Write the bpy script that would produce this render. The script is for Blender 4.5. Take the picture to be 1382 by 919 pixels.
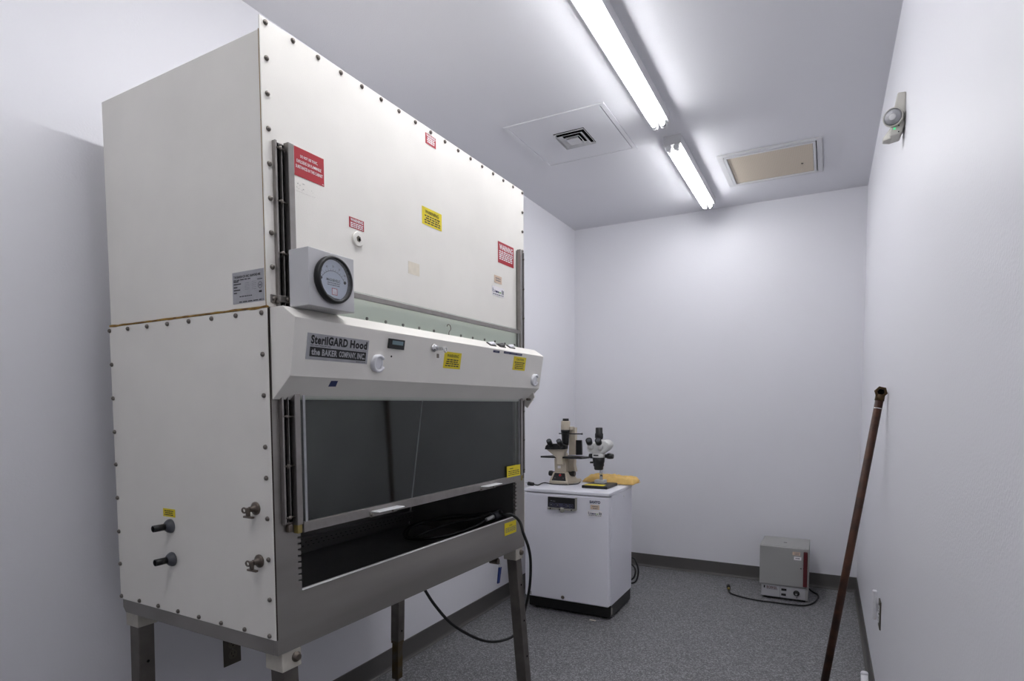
import bpy, bmesh, math, random
from mathutils import Vector, Matrix, noise
random.seed(7)
for o in list(bpy.data.objects): bpy.data.objects.remove(o)
S = bpy.context.scene
COL = S.collection

# ------------------------------------------------------------------ camera
# calibrated from the room's edges: 1382 x 919 frame, metres, x right along the back wall, y deep, z up
YAW, PITCH, ROLL = 0.48722, -0.05667, -0.00494
FOC, PPX, PPY = 796.638, 692.75, 593.087
CH = 1.29164
WL, WR, WB, WF, H = -1.87334, 0.21159, 4.64072, -1.75, 2.74
_d = Vector((-math.sin(YAW)*math.cos(PITCH), math.cos(YAW)*math.cos(PITCH), math.sin(PITCH)))
_r0 = Vector((math.cos(YAW), math.sin(YAW), 0)); _u0 = _r0.cross(_d)
_r = _r0*math.cos(ROLL)+_u0*math.sin(ROLL); _u = -_r0*math.sin(ROLL)+_u0*math.cos(ROLL)
cam = bpy.data.cameras.new('camera'); camo = bpy.data.objects.new('camera', cam); COL.objects.link(camo)
cam.sensor_fit = 'HORIZONTAL'; cam.sensor_width = 36.0; cam.lens = FOC*36/1382
cam.shift_x = (691-PPX)/1382; cam.shift_y = (PPY-459.5)/1382; cam.clip_start = 0.02
camo.matrix_world = Matrix(((_r.x,_u.x,-_d.x,0),(_r.y,_u.y,-_d.y,0),(_r.z,_u.z,-_d.z,CH),(0,0,0,1)))
S.camera = camo
# ------------------------------------------------------------------ world, exposure (all light comes from the tube fixtures)
w = bpy.data.worlds.new('world'); S.world = w; w.use_nodes = True
w.node_tree.nodes['Background'].inputs[0].default_value = (0.8,0.85,1,1)
w.node_tree.nodes['Background'].inputs[1].default_value = 0.02
S.view_settings.view_transform = 'Standard'; S.view_settings.look = 'None'
S.view_settings.exposure = 1.46; S.view_settings.gamma = 1.0; S.view_settings.use_curve_mapping = False
TUBE = 14.0          # tube radiance
TUBE_COL = (0.985, 0.985, 1.0)

# ------------------------------------------------------------------ pixel -> point helpers
CAMP = Vector((0,0,CH))
def ray(px, py): return _d + _r*((px-PPX)/FOC) - _u*((py-PPY)/FOC)
def at(px, py, ax, val):
    v = ray(px,py); t = (val-CAMP[ax])/v[ax]; return CAMP+v*t
TH = -0.018; CO = Vector((-1.11, 0.925, 0))
_ex = Vector((math.cos(TH), math.sin(TH), 0)); _ey = Vector((-math.sin(TH), math.cos(TH), 0))
def lray(px,py):
    v = ray(px,py); c = CAMP-CO
    return Vector((c.dot(_ex),c.dot(_ey),c.z)), Vector((v.dot(_ex),v.dot(_ey),v.z))
def lhit(px,py,P0,N):
    c,v = lray(px,py); t = (Vector(P0)-c).dot(N)/v.dot(N); return c+v*t
AX = (Vector((1,0,0)),Vector((0,1,0)),Vector((0,0,1)))
def lc(px,py,ax,val): return lhit(px,py,AX[ax]*val,AX[ax])

# ------------------------------------------------------------------ materials
def lin(c): return tuple(((v/255)/12.92 if v/255<=.04045 else ((v/255+.055)/1.055)**2.4) for v in c)+(1,)
def mat(name, col, rough=.5, metal=0., bump=0., bscale=200., var=0., vscale=8., spec=.5, coat=0., stretch=None, col2=None, vmin=.35, vmax=.65, detail=3.):
    m = bpy.data.materials.new(name); m.use_nodes = True; nt = m.node_tree; b = nt.nodes['Principled BSDF']
    base = lin(col); b.inputs['Base Color'].default_value = base
    b.inputs['Roughness'].default_value = rough; b.inputs['Metallic'].default_value = metal
    b.inputs['Specular IOR Level'].default_value = spec; b.inputs['Coat Weight'].default_value = coat
    if bump or var:
        tc = nt.nodes.new('ShaderNodeTexCoord'); mp = nt.nodes.new('ShaderNodeMapping')
        nt.links.new(tc.outputs['Object'], mp.inputs[0])
        if stretch: mp.inputs['Scale'].default_value = stretch
    if bump:
        n = nt.nodes.new('ShaderNodeTexNoise'); n.inputs['Scale'].default_value = bscale; n.inputs['Detail'].default_value = 3
        bp = nt.nodes.new('ShaderNodeBump'); bp.inputs['Strength'].default_value = bump; bp.inputs['Distance'].default_value = .002
        nt.links.new(mp.outputs[0], n.inputs[0]); nt.links.new(n.outputs[0], bp.inputs['Height']); nt.links.new(bp.outputs[0], b.inputs['Normal'])
    if var:
        n = nt.nodes.new('ShaderNodeTexNoise'); n.inputs['Scale'].default_value = vscale; n.inputs['Detail'].default_value = detail
        r = nt.nodes.new('ShaderNodeValToRGB'); r.color_ramp.elements[0].position = vmin; r.color_ramp.elements[1].position = vmax
        c2 = lin(col2) if col2 else tuple(v*(1-var) for v in base[:3])+(1,)
        r.color_ramp.elements[0].color = c2; r.color_ramp.elements[1].color = base
        nt.links.new(mp.outputs[0], n.inputs[0]); nt.links.new(n.outputs[0], r.inputs[0]); nt.links.new(r.outputs[0], b.inputs['Base Color'])
    return m
def emit(name, col, s):
    m = bpy.data.materials.new(name); m.use_nodes = True; nt = m.node_tree; nt.nodes.clear()
    e = nt.nodes.new('ShaderNodeEmission'); e.inputs[0].default_value = tuple(col)+(1,); e.inputs[1].default_value = s
    o = nt.nodes.new('ShaderNodeOutputMaterial'); nt.links.new(e.outputs[0], o.inputs[0]); return m
def glass(name, tint, rough=.02, refl=1.0):
    # thin sheet: transparent tint with Fresnel reflection (no refraction through a thin pane)
    m = bpy.data.materials.new(name); m.use_nodes = True; nt = m.node_tree; nt.nodes.clear()
    t = nt.nodes.new('ShaderNodeBsdfTransparent'); t.inputs[0].default_value = tint
    g = nt.nodes.new('ShaderNodeBsdfGlossy'); g.inputs['Roughness'].default_value = rough; g.inputs[0].default_value = (refl,refl,refl,1)
    f = nt.nodes.new('ShaderNodeFresnel'); f.inputs[0].default_value = 1.5
    ge = nt.nodes.new('ShaderNodeNewGeometry'); mr = nt.nodes.new('ShaderNodeMapRange')   # same index on both faces of the sheet
    mr.inputs['To Min'].default_value = 1.5; mr.inputs['To Max'].default_value = 1/1.5
    nt.links.new(ge.outputs['Backfacing'], mr.inputs[0]); nt.links.new(mr.outputs[0], f.inputs[0])
    mx = nt.nodes.new('ShaderNodeMixShader'); o = nt.nodes.new('ShaderNodeOutputMaterial')
    nt.links.new(f.outputs[0], mx.inputs[0]); nt.links.new(t.outputs[0], mx.inputs[1]); nt.links.new(g.outputs[0], mx.inputs[2]); nt.links.new(mx.outputs[0], o.inputs[0]); return m

M = {}
M['wall'] = mat('wall_paint', (228,228,233), .42, bump=.25, bscale=160, spec=.4)
M['ceil'] = mat('ceiling_paint', (222,222,227), .8, bump=.25, bscale=180, spec=.2)
M['base'] = mat('cove_base', (84,82,80), .5, bump=.1, bscale=60)
M['enamel'] = mat('cabinet_enamel', (236,233,226), .42, bump=.12, bscale=350, var=.05, vscale=5)
M['hood_e'] = mat('hood_enamel', (234,231,224), .45, bump=.2, bscale=500, var=.04, vscale=7)
M['steel'] = mat('brushed_steel', (156,152,148), .45, metal=.7, bump=.08, bscale=90, var=.28, vscale=3.5, stretch=(1,.25,2))
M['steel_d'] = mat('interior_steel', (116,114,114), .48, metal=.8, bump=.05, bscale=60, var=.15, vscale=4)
M['trk'] = mat('satin_steel', (150,146,143), .38, metal=.8, var=.12, vscale=30)
M['leg'] = mat('leg_metal', (112,107,102), .45, metal=.6, var=.3, vscale=14)
M['rustleg'] = mat('stained_leg_metal', (92,86,76), .6, metal=.4, var=.6, vscale=25, col2=(92,76,46))
M['screw'] = mat('screw_metal', (120,114,108), .3, metal=.9)
M['chrome'] = mat('chrome', (205,205,205), .15, metal=1.)
M['bronze'] = mat('dull_nickel', (112,103,95), .35, metal=.85)
M['black'] = mat('black_plastic', (16,16,17), .4)
M['rubber'] = mat('black_rubber', (10,10,11), .5)
M['dark'] = mat('dark_hole', (6,6,6), .9, spec=.1)
M['rust'] = mat('rust_stain', (166,132,62), .8, var=.5, vscale=45, col2=(118,84,40))
M['gap'] = mat('brown_gap', (58,42,34), .9, var=.6, vscale=30, col2=(150,120,70), vmin=.55, vmax=.75)
M['gapd'] = mat('dark_joint', (44,32,27), .9)
M['pencil'] = mat('pencil_grey', (176,174,170), .7)
M['white'] = mat('white_plastic', (228,228,232), .35)
M['whitem'] = mat('white_powder_coat', (205,205,208), .4, bump=.1, bscale=400)
M['socket'] = mat('cream_socket', (196,191,180), .5, var=.12, vscale=30)
M['red'] = mat('red_label', (172,30,44), .45)
M['yel'] = mat('yellow_label', (226,206,20), .45)
M['pwhite'] = mat('print_white', (235,232,234), .5)
M['pblack'] = mat('print_black', (14,13,14), .5)
M['pgrey'] = mat('print_grey', (110,112,118), .5)
M['pgreen'] = mat('print_green', (120,160,88), .5)
M['pnavy'] = mat('print_navy', (30,36,80), .5)
M['plate'] = mat('silver_plate', (172,172,176), .4, metal=.35, var=.15, vscale=40)
M['blue'] = mat('blue_label', (34,46,96), .45)
M['tan'] = mat('tan_label', (214,190,168), .6)
M['tape'] = mat('tape_residue', (229,221,204), .6, var=.08, vscale=60)
M['lcd'] = mat('lcd_panel', (116,140,148), .3)
M['gaugebox'] = mat('grey_paint', (196,196,198), .45, bump=.08, bscale=400)
M['dial'] = mat('dial_face', (196,202,210), .4)
M['lens'] = glass('gauge_lens', (.97,.98,1,1), .03)
M['glass'] = glass('sash_glass', (.93,.965,.945,1), .02, .6)
M['port'] = mat('grey_port', (72,74,80), .4)
M['incub'] = mat('incubator_white', (228,228,236), .42, bump=.06, bscale=500)
M['incub_panel'] = mat('bezel_grey', (150,148,140), .5)
M['key'] = mat('membrane_keys', (74,74,96), .45)
M['beige'] = mat('microscope_beige', (196,186,168), .5, var=.05, vscale=30)
M['scopewhite'] = mat('microscope_white', (212,212,210), .4)
M['env'] = mat('kraft_envelope', (230,191,114), .7, bump=.7, bscale=45, var=.12, vscale=30)
M['env'].node_tree.nodes['Bump'].inputs['Distance'].default_value = .006
M['oven'] = mat('oven_grey', (158,158,156), .5, bump=.1, bscale=400)
M['ovenp'] = mat('oven_panel', (176,176,180), .45)
M['maroon'] = mat('maroon_handle', (82,18,24), .4)
M['rod'] = mat('rusty_iron', (76,44,28), .55, metal=.25, var=.55, vscale=22, col2=(46,26,18), bump=.4, bscale=120)
M['rodtop'] = mat('aged_brass', (84,64,38), .5, metal=.5, var=.4, vscale=60)
M['emer'] = mat('fixture_beige', (196,194,186), .5)
M['lamp'] = mat('lamp_lens', (150,150,154), .25, metal=.3, bump=.6, bscale=240)
M['outlet'] = mat('outlet_brown', (78,72,62), .45)
M['outletin'] = mat('outlet_face', (92,86,72), .45)
M['tube'] = emit('tube_glow', TUBE_COL, TUBE)
M['led'] = emit('green_led', (.1,.9,.35), .35)
M['alu'] = mat('bright_aluminium', (222,222,224), .35, metal=.2)
M['brass'] = mat('brass_block', (150,134,78), .45, metal=.4)
M['red_button'] = mat('red_button', (190,30,40), .35)
M['bluevinyl'] = mat('blue_vinyl', (30,52,120), .4)
# speckled sheet floor
m = bpy.data.materials.new('speckled_vinyl'); m.use_nodes = True; nt = m.node_tree; b = nt.nodes['Principled BSDF']
tc = nt.nodes.new('ShaderNodeTexCoord'); v1 = nt.nodes.new('ShaderNodeTexVoronoi'); v1.inputs['Scale'].default_value = 190
n1 = nt.nodes.new('ShaderNodeTexNoise'); n1.inputs['Scale'].default_value = 2.2
r1 = nt.nodes.new('ShaderNodeValToRGB'); e = r1.color_ramp.elements
e[0].position = .12; e[0].color = lin((84,84,86)); e[1].position = .9; e[1].color = lin((150,150,152))
e2 = r1.color_ramp.elements.new(.42); e2.color = lin((106,106,108)); e3 = r1.color_ramp.elements.new(.72); e3.color = lin((122,122,124))
sp = nt.nodes.new('ShaderNodeSeparateColor'); nt.links.new(tc.outputs['Object'], v1.inputs[0]); nt.links.new(v1.outputs['Color'], sp.inputs[0])
nt.links.new(sp.outputs[0], r1.inputs[0]); nt.links.new(r1.outputs[0], b.inputs['Base Color']); b.inputs['Roughness'].default_value = .5
M['floor'] = m
# perforated return grille
m = mat('perforated_filter', (196,180,160), .7); nt = m.node_tree; b = nt.nodes['Principled BSDF']
tc = nt.nodes.new('ShaderNodeTexCoord'); v1 = nt.nodes.new('ShaderNodeTexVoronoi'); v1.inputs['Scale'].default_value = 110; v1.inputs['Randomness'].default_value = 0
r1 = nt.nodes.new('ShaderNodeValToRGB'); r1.color_ramp.elements[0].position = .3; r1.color_ramp.elements[1].position = .42
r1.color_ramp.elements[0].color = lin((150,134,116)); r1.color_ramp.elements[1].color = lin((204,192,174))
nt.links.new(tc.outputs['Object'], v1.inputs[0]); nt.links.new(v1.outputs['Distance'], r1.inputs[0]); nt.links.new(r1.outputs[0], b.inputs['Base Color'])
M['perf'] = m

# ------------------------------------------------------------------ mesh builder
class MB:
    def __init__(s): s.v=[]; s.f=[]; s.mi=[]; s.sm=[]; s.mats=[]
    def _m(s, m):
        m = M[m] if isinstance(m,str) else m
        if m not in s.mats: s.mats.append(m)
        return s.mats.index(m)
    def add(s, vs, fs, m, smooth=False):
        o=len(s.v); i=s._m(m); s.v += [tuple(v) for v in vs]
        for f in fs: s.f.append([o+k for k in f]); s.mi.append(i); s.sm.append(smooth)
        return s
    def box(s, a, b, m):
        x0,x1=sorted((a[0],b[0])); y0,y1=sorted((a[1],b[1])); z0,z1=sorted((a[2],b[2]))
        vs=[(x0,y0,z0),(x1,y0,z0),(x1,y1,z0),(x0,y1,z0),(x0,y0,z1),(x1,y0,z1),(x1,y1,z1),(x0,y1,z1)]
        return s.add(vs,[(0,3,2,1),(4,5,6,7),(0,1,5,4),(1,2,6,5),(2,3,7,6),(3,0,4,7)],m)
    def hexa(s, lo, hi, m):      # two quads (bottom, top), ccw seen from above
        return s.add(list(lo)+list(hi),[(3,2,1,0),(4,5,6,7),(0,1,5,4),(1,2,6,5),(2,3,7,6),(3,0,4,7)],m)
    def prism(s, poly, ax, a, b, m):   # poly in the two other axes (cyclic order), extruded along ax
        n=len(poly)
        def mk(p,t):
            q=[0,0,0]; q[ax]=t; o=[k for k in (0,1,2) if k!=ax]; q[o[0]]=p[0]; q[o[1]]=p[1]; return q
        vs=[mk(p,a) for p in poly]+[mk(p,b) for p in poly]
        fs=[tuple(range(n)),tuple(range(2*n-1,n-1,-1))]+[(i,i+n,(i+1)%n+n,(i+1)%n) for i in range(n)]
        return s.add(vs,fs,m)
    def cone(s, p0, p1, r0, r1, m, n=16, caps=True, smooth=True):
        p0=Vector(p0); p1=Vector(p1); d=(p1-p0).normalized(); a=d.orthogonal().normalized(); b=d.cross(a)
        ring=lambda p,r:[p+(a*math.cos(t)+b*math.sin(t))*r for t in [2*math.pi*k/n for k in range(n)]]
        s.add(ring(p0,r0)+ring(p1,r1),[(i,(i+1)%n,(i+1)%n+n,i+n) for i in range(n)],m,smooth)
        if caps: s.add(ring(p0,r0),[tuple(range(n-1,-1,-1))],m); s.add(ring(p1,r1),[tuple(range(n))],m)
        return s
    def lathe(s, prof, org, ax, m, n=20, smooth=True, hexa=False):  # prof (r,h) pairs along ax
        org=Vector(org); d=Vector(ax).normalized(); a=d.orthogonal().normalized(); b=d.cross(a); vs=[]
        for r,h in prof:
            vs+=[org+d*h+(a*math.cos(2*math.pi*k/n)+b*math.sin(2*math.pi*k/n))*max(r,1e-5) for k in range(n)]
        fs=[(i*n+k,i*n+(k+1)%n,(i+1)*n+(k+1)%n,(i+1)*n+k) for i in range(len(prof)-1) for k in range(n)]
        s.add(vs,fs,m,smooth)
        s.add(vs[:n],[tuple(range(n-1,-1,-1))],m); s.add(vs[-n:],[tuple(range(n))],m); return s
    def tube(s, pts, r, m, n=10, close=False):
        pts=[Vector(p) for p in pts]; N=len(pts); vs=[]; up=None
        for i,p in enumerate(pts):
            t=((pts[(i+1)%N]-pts[i-1]) if close else (pts[min(i+1,N-1)]-pts[max(i-1,0)])).normalized()
            if up is None: up=t.orthogonal().normalized()
            up=(up-t*up.dot(t)); up=up.normalized() if up.length>1e-6 else t.orthogonal().normalized(); b=t.cross(up)
            vs+=[p+(up*math.cos(2*math.pi*k/n)+b*math.sin(2*math.pi*k/n))*r for k in range(n)]
        R=range(N if close else N-1)
        s.add(vs,[(i*n+k,i*n+(k+1)%n,((i+1)%N)*n+(k+1)%n,((i+1)%N)*n+k) for i in R for k in range(n)],m,True)
        if not close: s.add(vs[:n],[tuple(range(n-1,-1,-1))],m); s.add(vs[-n:],[tuple(range(n))],m)
        return s
    def build(s, name, parent=None, bevel=0., seg=2, fix=True):
        me=bpy.data.meshes.new(name); me.from_pydata([tuple(v) for v in s.v],[],s.f)
        for x in s.mats: me.materials.append(x)
        for p,i,k in zip(me.polygons,s.mi,s.sm): p.material_index=i; p.use_smooth=k
        if fix:
            bm=bmesh.new(); bm.from_mesh(me); bmesh.ops.remove_doubles(bm,verts=bm.verts,dist=1e-6); bmesh.ops.recalc_face_normals(bm,faces=bm.faces); bm.to_mesh(me); bm.free()
        o=bpy.data.objects.new(name,me); COL.objects.link(o)
        if parent: o.parent=parent
        if bevel:
            md=o.modifiers.new('bevel','BEVEL'); md.width=bevel; md.segments=seg; md.limit_method='ANGLE'; md.angle_limit=math.radians(40)
        return o
def tag(o,label=None,cat=None,group=None,kind=None):
    if label: o['label']=label
    if cat: o['category']=cat
    if group: o['group']=group
    if kind: o['kind']=kind
    return o
def thing(name,label,cat,loc=(0,0,0),rz=0,group=None):
    o=bpy.data.objects.new(name,None); COL.objects.link(o); o.location=loc; o.rotation_euler=(0,0,rz); o.empty_display_size=.05
    return tag(o,label,cat,group)
def dup(o,parent,loc=None):
    c=o.copy(); COL.objects.link(c); c.parent=parent
    if loc is not None: c.location=loc
    return c
def smooth_path(pts,sub=8):
    P=[Vector(p) for p in pts]; out=[]
    for i in range(len(P)-1):
        p0,p1,p2,p3=P[max(i-1,0)],P[i],P[i+1],P[min(i+2,len(P)-1)]
        for k in range(sub):
            t=k/sub; out.append(.5*((2*p1)+(p2-p0)*t+(2*p0-5*p1+4*p2-p3)*t*t+(3*p1-p0-3*p2+p3)*t**3))
    return out+[P[-1]]
_txt={}
def text2d(body,bold=0.,shear=0.):
    k=(body,bold,shear)
    if k in _txt: return _txt[k]
    cu=bpy.data.curves.new('t','FONT'); cu.body=body; cu.size=1; cu.offset=bold; cu.shear=shear; cu.resolution_u=3; cu.space_character=1.0+max(0,bold-.015)*3.5
    o=bpy.data.objects.new('t',cu); COL.objects.link(o); dg=bpy.context.evaluated_depsgraph_get(); dg.update()
    me=bpy.data.meshes.new_from_object(o.evaluated_get(dg))
    vs=[(v.co.x,v.co.y) for v in me.vertices]; fs=[tuple(p.vertices) for p in me.polygons]
    bpy.data.objects.remove(o); bpy.data.curves.remove(cu); bpy.data.meshes.remove(me)
    _txt[k]=(vs,fs); return _txt[k]
class Sticker:
    """flat printed label: org = lower-left corner, U right, V up (unit), N out"""
    def __init__(s,org,U,V,w,h,m,th=.0006,quad=None):
        s.o=Vector(org); s.U=Vector(U); s.V=Vector(V); s.N=s.U.cross(s.V).normalized(); s.w=w; s.h=h; s.th=th; s.mb=MB()
        c=quad or [(0,0),(1,0),(1,1),(0,1)]; s.q=c
        lo=[s.o+s.U*(x*w)+s.V*(y*h) for x,y in c]; hi=[p+s.N*th for p in lo]
        s.mb.hexa(lo,hi,m)
    def P(s,x,y,k=1): return s.o+s.U*x*s.w+s.V*y*s.h+s.N*(s.th+.00025*k)
    def rect(s,x0,y0,x1,y1,m,k=1): s.mb.add([s.P(x0,y0,k),s.P(x1,y0,k),s.P(x1,y1,k),s.P(x0,y1,k)],[(0,1,2,3)],m); return s
    def text(s,body,x0,y0,x1,y1,m,bold=0.,k=2,shear=0.):   # stretched into the box
        vs,fs=text2d(body,bold,shear); xa=min(v[0] for v in vs); xb=max(v[0] for v in vs); ya=min(v[1] for v in vs); yb=max(v[1] for v in vs)
        s.mb.add([s.P(x0+(x1-x0)*(v[0]-xa)/(xb-xa), y0+(y1-y0)*(v[1]-ya)/(yb-ya), k) for v in vs],fs,m); return s
    def lines(s,x0,x1,ys,hh,m,seed=1,center=True):        # print too small to read: word-length strokes
        rnd=random.Random(seed)
        for y in ys:
            a,b=x0,x1
            if center: d=rnd.uniform(0,.12)*(x1-x0); a+=d; b-=d
            x=a
            while x<b-.02:
                ww=min(rnd.uniform(.09,.22)*(x1-x0),b-x); s.rect(x,y,x+ww,y+hh,m); x+=ww+.035*(x1-x0)
        return s
    def build(s,name,parent): return s.mb.build(name,parent,fix=False)
def st_px(px,P0,N,U,V,m,**k):      # label from its four photo corners (tl,tr,br,bl) on a cabinet plane
    c=[lhit(p[0],p[1],P0,N) for p in px]; U=Vector(U); V=Vector(V)
    us=[U.dot(p) for p in c]; vs=[V.dot(p) for p in c]
    u0=(us[0]+us[3])/2; u1=(us[1]+us[2])/2; v1=(vs[0]+vs[1])/2; v0=(vs[2]+vs[3])/2
    Nn=Vector(U).cross(V).normalized(); d=Nn.dot(Vector(P0))
    return Sticker(U*u0+V*v0+Nn*d,U,V,u1-u0,v1-v0,m,**k)

# ------------------------------------------------------------------ the room
def struct(name,mb,**k): return tag(mb.build(name,**k),kind='structure')
T=.12
struct('floor',MB().box((WL-T,WF-T,-.1),(WR+T,WB+T,0),'floor'))
struct('ceiling',MB().box((WL-T,WF-T,H),(WR+T,WB+T,H+.1),'ceil'))
struct('wall_left',MB().box((WL-T,WF-T,0),(WL,WB+T,H),'wall'))
struct('wall_right',MB().box((WR,WF-T,0),(WR+T,WB+T,H),'wall'))
struct('wall_back',MB().box((WL,WB,0),(WR,WB+T,H),'wall'))
struct('wall_front',MB().box((WL,WF-T,0),(WR,WF,H),'wall'))
bh=.1016
prof=[(0,0),(.016,0),(.016,.003),(.009,.008),(.0055,.016),(.0045,.03),(.004,bh-.002),(.0025,bh),(0,bh)]
struct('baseboard_left',MB().prism([(WL+a,z) for a,z in prof],1,WF,WB,'base'))
struct('baseboard_right',MB().prism([(WR-a,z) for a,z in prof],1,WF,WB,'base'))
struct('baseboard_back',MB().prism([(WB-a,z) for a,z in prof],0,WL,WR,'base'))
struct('baseboard_front',MB().prism([(WF+a,z) for a,z in prof],0,WL,WR,'base'))

# ------------------------------------------------------------------ ceiling fixtures
def strip_light(y0,y1,label):
    xc=-.7655; t=thing('strip_light',label,'ceiling light',(xc,y0,H),0,'bare tube strip lights along the ceiling'); L=y1-y0; wd=.0465
    MB().prism([(-wd,0),(-wd,-.047),(wd,-.047),(wd,0)],1,0,L,'whitem').build('channel',t)
    for s in (-1,1):
        for yy in (.012,L-.012):
            MB().box((s*.0205-.012,yy-.008,-.074),(s*.0205+.012,yy+.008,-.047),'whitem').cone((s*.0205,yy-.009,-.0600),(s*.0205,yy+.009,-.0600),.0155,.0155,'whitem',16).build('lamp_holder',t,bevel=.002)
        tb=MB().cone((s*.0205,.045,-.0600),(s*.0205,L-.045,-.0600),.0125,.0125,'tube',14).build('fluorescent_tube',t)
        for a,b in ((.022,.045),(L-.045,L-.022)): MB().cone((s*.0205,a,-.0600),(s*.0205,b,-.0600),.0127,.0127,'chrome',14).build('tube_cap',tb)
    MB().box((-wd,-.0015,-.04),(wd,0,0),'whitem').build('end_plate',t)
    return t
strip_light(3.285,4.40,'twin tube strip light between the diffuser panel and the far wall, its end plate showing')
strip_light(1.80,3.035,'long bare twin tube strip light over the steel hood cabinet')
strip_light(.69,1.79,'twin tube strip light above the front corner of the hood cabinet nearest its rating plate')
strip_light(-.68,.43,'twin tube strip light at the end of the row farthest from the microscopes')

# access panel with square diffuser
def ceiling_panel():
    a=Vector((-1.523,2.771,H)); w_,d_=.55,.577
    t=thing('ceiling_diffuser',"flat white ceiling panel with a small square stepped air diffuser",'air vent',(a.x,a.y,H))
    f=.022
    m=MB(); m.box((0,0,-.006),(w_,f,0),'ceil').box((0,d_-f,-.006),(w_,d_,0),'ceil').box((0,f,-.006),(f,d_-f,0),'ceil').box((w_-f,f,-.006),(w_,d_-f,0),'ceil').build('frame',t,bevel=.0015)
    MB().box((f,f,-.0008),(w_-f,d_-f,-.0002),'dark').build('gap_backing',t)
    x0,x1,y0,y1=.2,.375,.19,.39
    m=MB(); z0,z1=-.0045,-.001; f+=.003
    m.box((f,f,z0),(x0,d_-f,z1),'ceil').box((x1,f,z0),(w_-f,d_-f,z1),'ceil').box((x0,f,z0),(x1,y0,z1),'ceil').box((x0,y1,z0),(x1,d_-f,z1),'ceil').build('panel',t)
    df=MB(); cx,cy=(x0+x1)/2,(y0+y1)/2
    df.box((x0,y0,-.0015),(x1,y1,-.0005),'dark'); d=df.build('diffuser',t)
    def ring(h0,h1,z0,z1,mm):
        r=MB()
        lo=[(cx-h0,cy-h0*1.1,z0),(cx+h0,cy-h0*1.1,z0),(cx+h0,cy+h0*1.1,z0),(cx-h0,cy+h0*1.1,z0)]
        hi=[(cx-h1,cy-h1*1.1,z1),(cx+h1,cy-h1*1.1,z1),(cx+h1,cy+h1*1.1,z1),(cx-h1,cy+h1*1.1,z1)]
        r.add(lo+hi,[(i,(i+1)%4,(i+1)%4+4,i+4) for i in range(4)],mm)
        o=r.build('louver',d,fix=False); md=o.modifiers.new('s','SOLIDIFY'); md.thickness=.0015
    ring(.0875,.080,-.010,-.002,'whitem'); ring(.070,.052,-.014,-.004,'whitem'); ring(.046,.034,-.018,-.006,'whitem')
    MB().hexa([(cx-.033,cy-.036,-.021),(cx-.033,cy+.036,-.021),(cx+.033,cy+.036,-.021),(cx+.033,cy-.036,-.021)],[(cx-.028,cy-.031,-.012),(cx-.028,cy+.031,-.012),(cx+.028,cy+.031,-.012),(cx+.028,cy-.031,-.012)],'whitem').build('louver',d)
ceiling_panel()
def filter_grille():
    x0,x1,y0,y1=-.598,-.05,3.677,4.22
    t=thing('ceiling_return_grille','white framed ceiling grille with a beige perforated filter face','air vent',(x0,y0,H)); w_,d_=x1-x0,y1-y0; f=.03
    MB().box((0,0,-.007),(w_,f,0),'whitem').box((0,d_-f,-.007),(w_,d_,0),'whitem').box((0,f,-.007),(f,d_-f,0),'whitem').box((w_-f,f,-.007),(w_,d_-f,0),'whitem').build('frame',t,bevel=.002)
    g=f+.004
    MB().box((g,g,-.012),(w_-g,g+.014,0),'whitem').box((g,d_-g-.014,-.012),(w_-g,d_-g,0),'whitem').box((g,g+.014,-.012),(g+.014,d_-g-.014,0),'whitem').box((w_-g-.014,g+.014,-.012),(w_-g,d_-g-.014,0),'whitem').build('door_frame',t,bevel=.0015)
    g+=.016
    MB().box((g,g,-.006),(w_-g,d_-g,0),'perf').build('filter_face',t)
    MB().box((f,f,-.001),(w_-f,d_-f,-.0002),'dark').build('gap_backing',t)
    MB().lathe([(.006,0),(.006,.003),(.003,.005)],(w_*.80,d_*.62,-.006),(0,0,-1),'bronze',12).build('latch',t)
filter_grille()

# ------------------------------------------------------------------ the hood cabinet
cab=thing('biosafety_cabinet','tall cream enamel and steel hood cabinet on four legs with a glass sash','lab cabinet',CO,TH)
W,D=1.224,.645
XV=Vector((1,0,0)); YV=Vector((0,1,0)); ZV=Vector((0,0,1))
MB().box((-D,0,1.519),(-.004,W,2.119),'enamel').build('upper_case',cab,bevel=.002)
MB().box((-.0035,-.002,1.517),(0,W+.002,2.1465),'enamel').build('front_panel',cab,bevel=.0012)
MB().box((-.0054,-.0019,1.52),(-.0034,-.0003,2.118),'gap').build('corner_gap',cab)
pan=MB().box((-D-.002,-.0035,.752),(-.001,0,1.514),'enamel').build('side_panel',cab,bevel=.001)
dup(pan,cab,(0,W+.0035,0))
# stain along the joint between the two side sheets
m=MB(); n=60; rnd=random.Random(3)
top=[]; bot=[]
for i in range(n+1):
    x=-D+(D)*i/n; k=abs(noise.noise((i*.22,1.3,0))); top.append((x,1.5165+.0012+.0035*k)); bot.append((x,1.5165-.0012-.005*abs(noise.noise((i*.17,5.1,0)))))
m.prism(top+bot[::-1],1,-.0042,.002,'rust'); m.build('joint_stain',cab)
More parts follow.
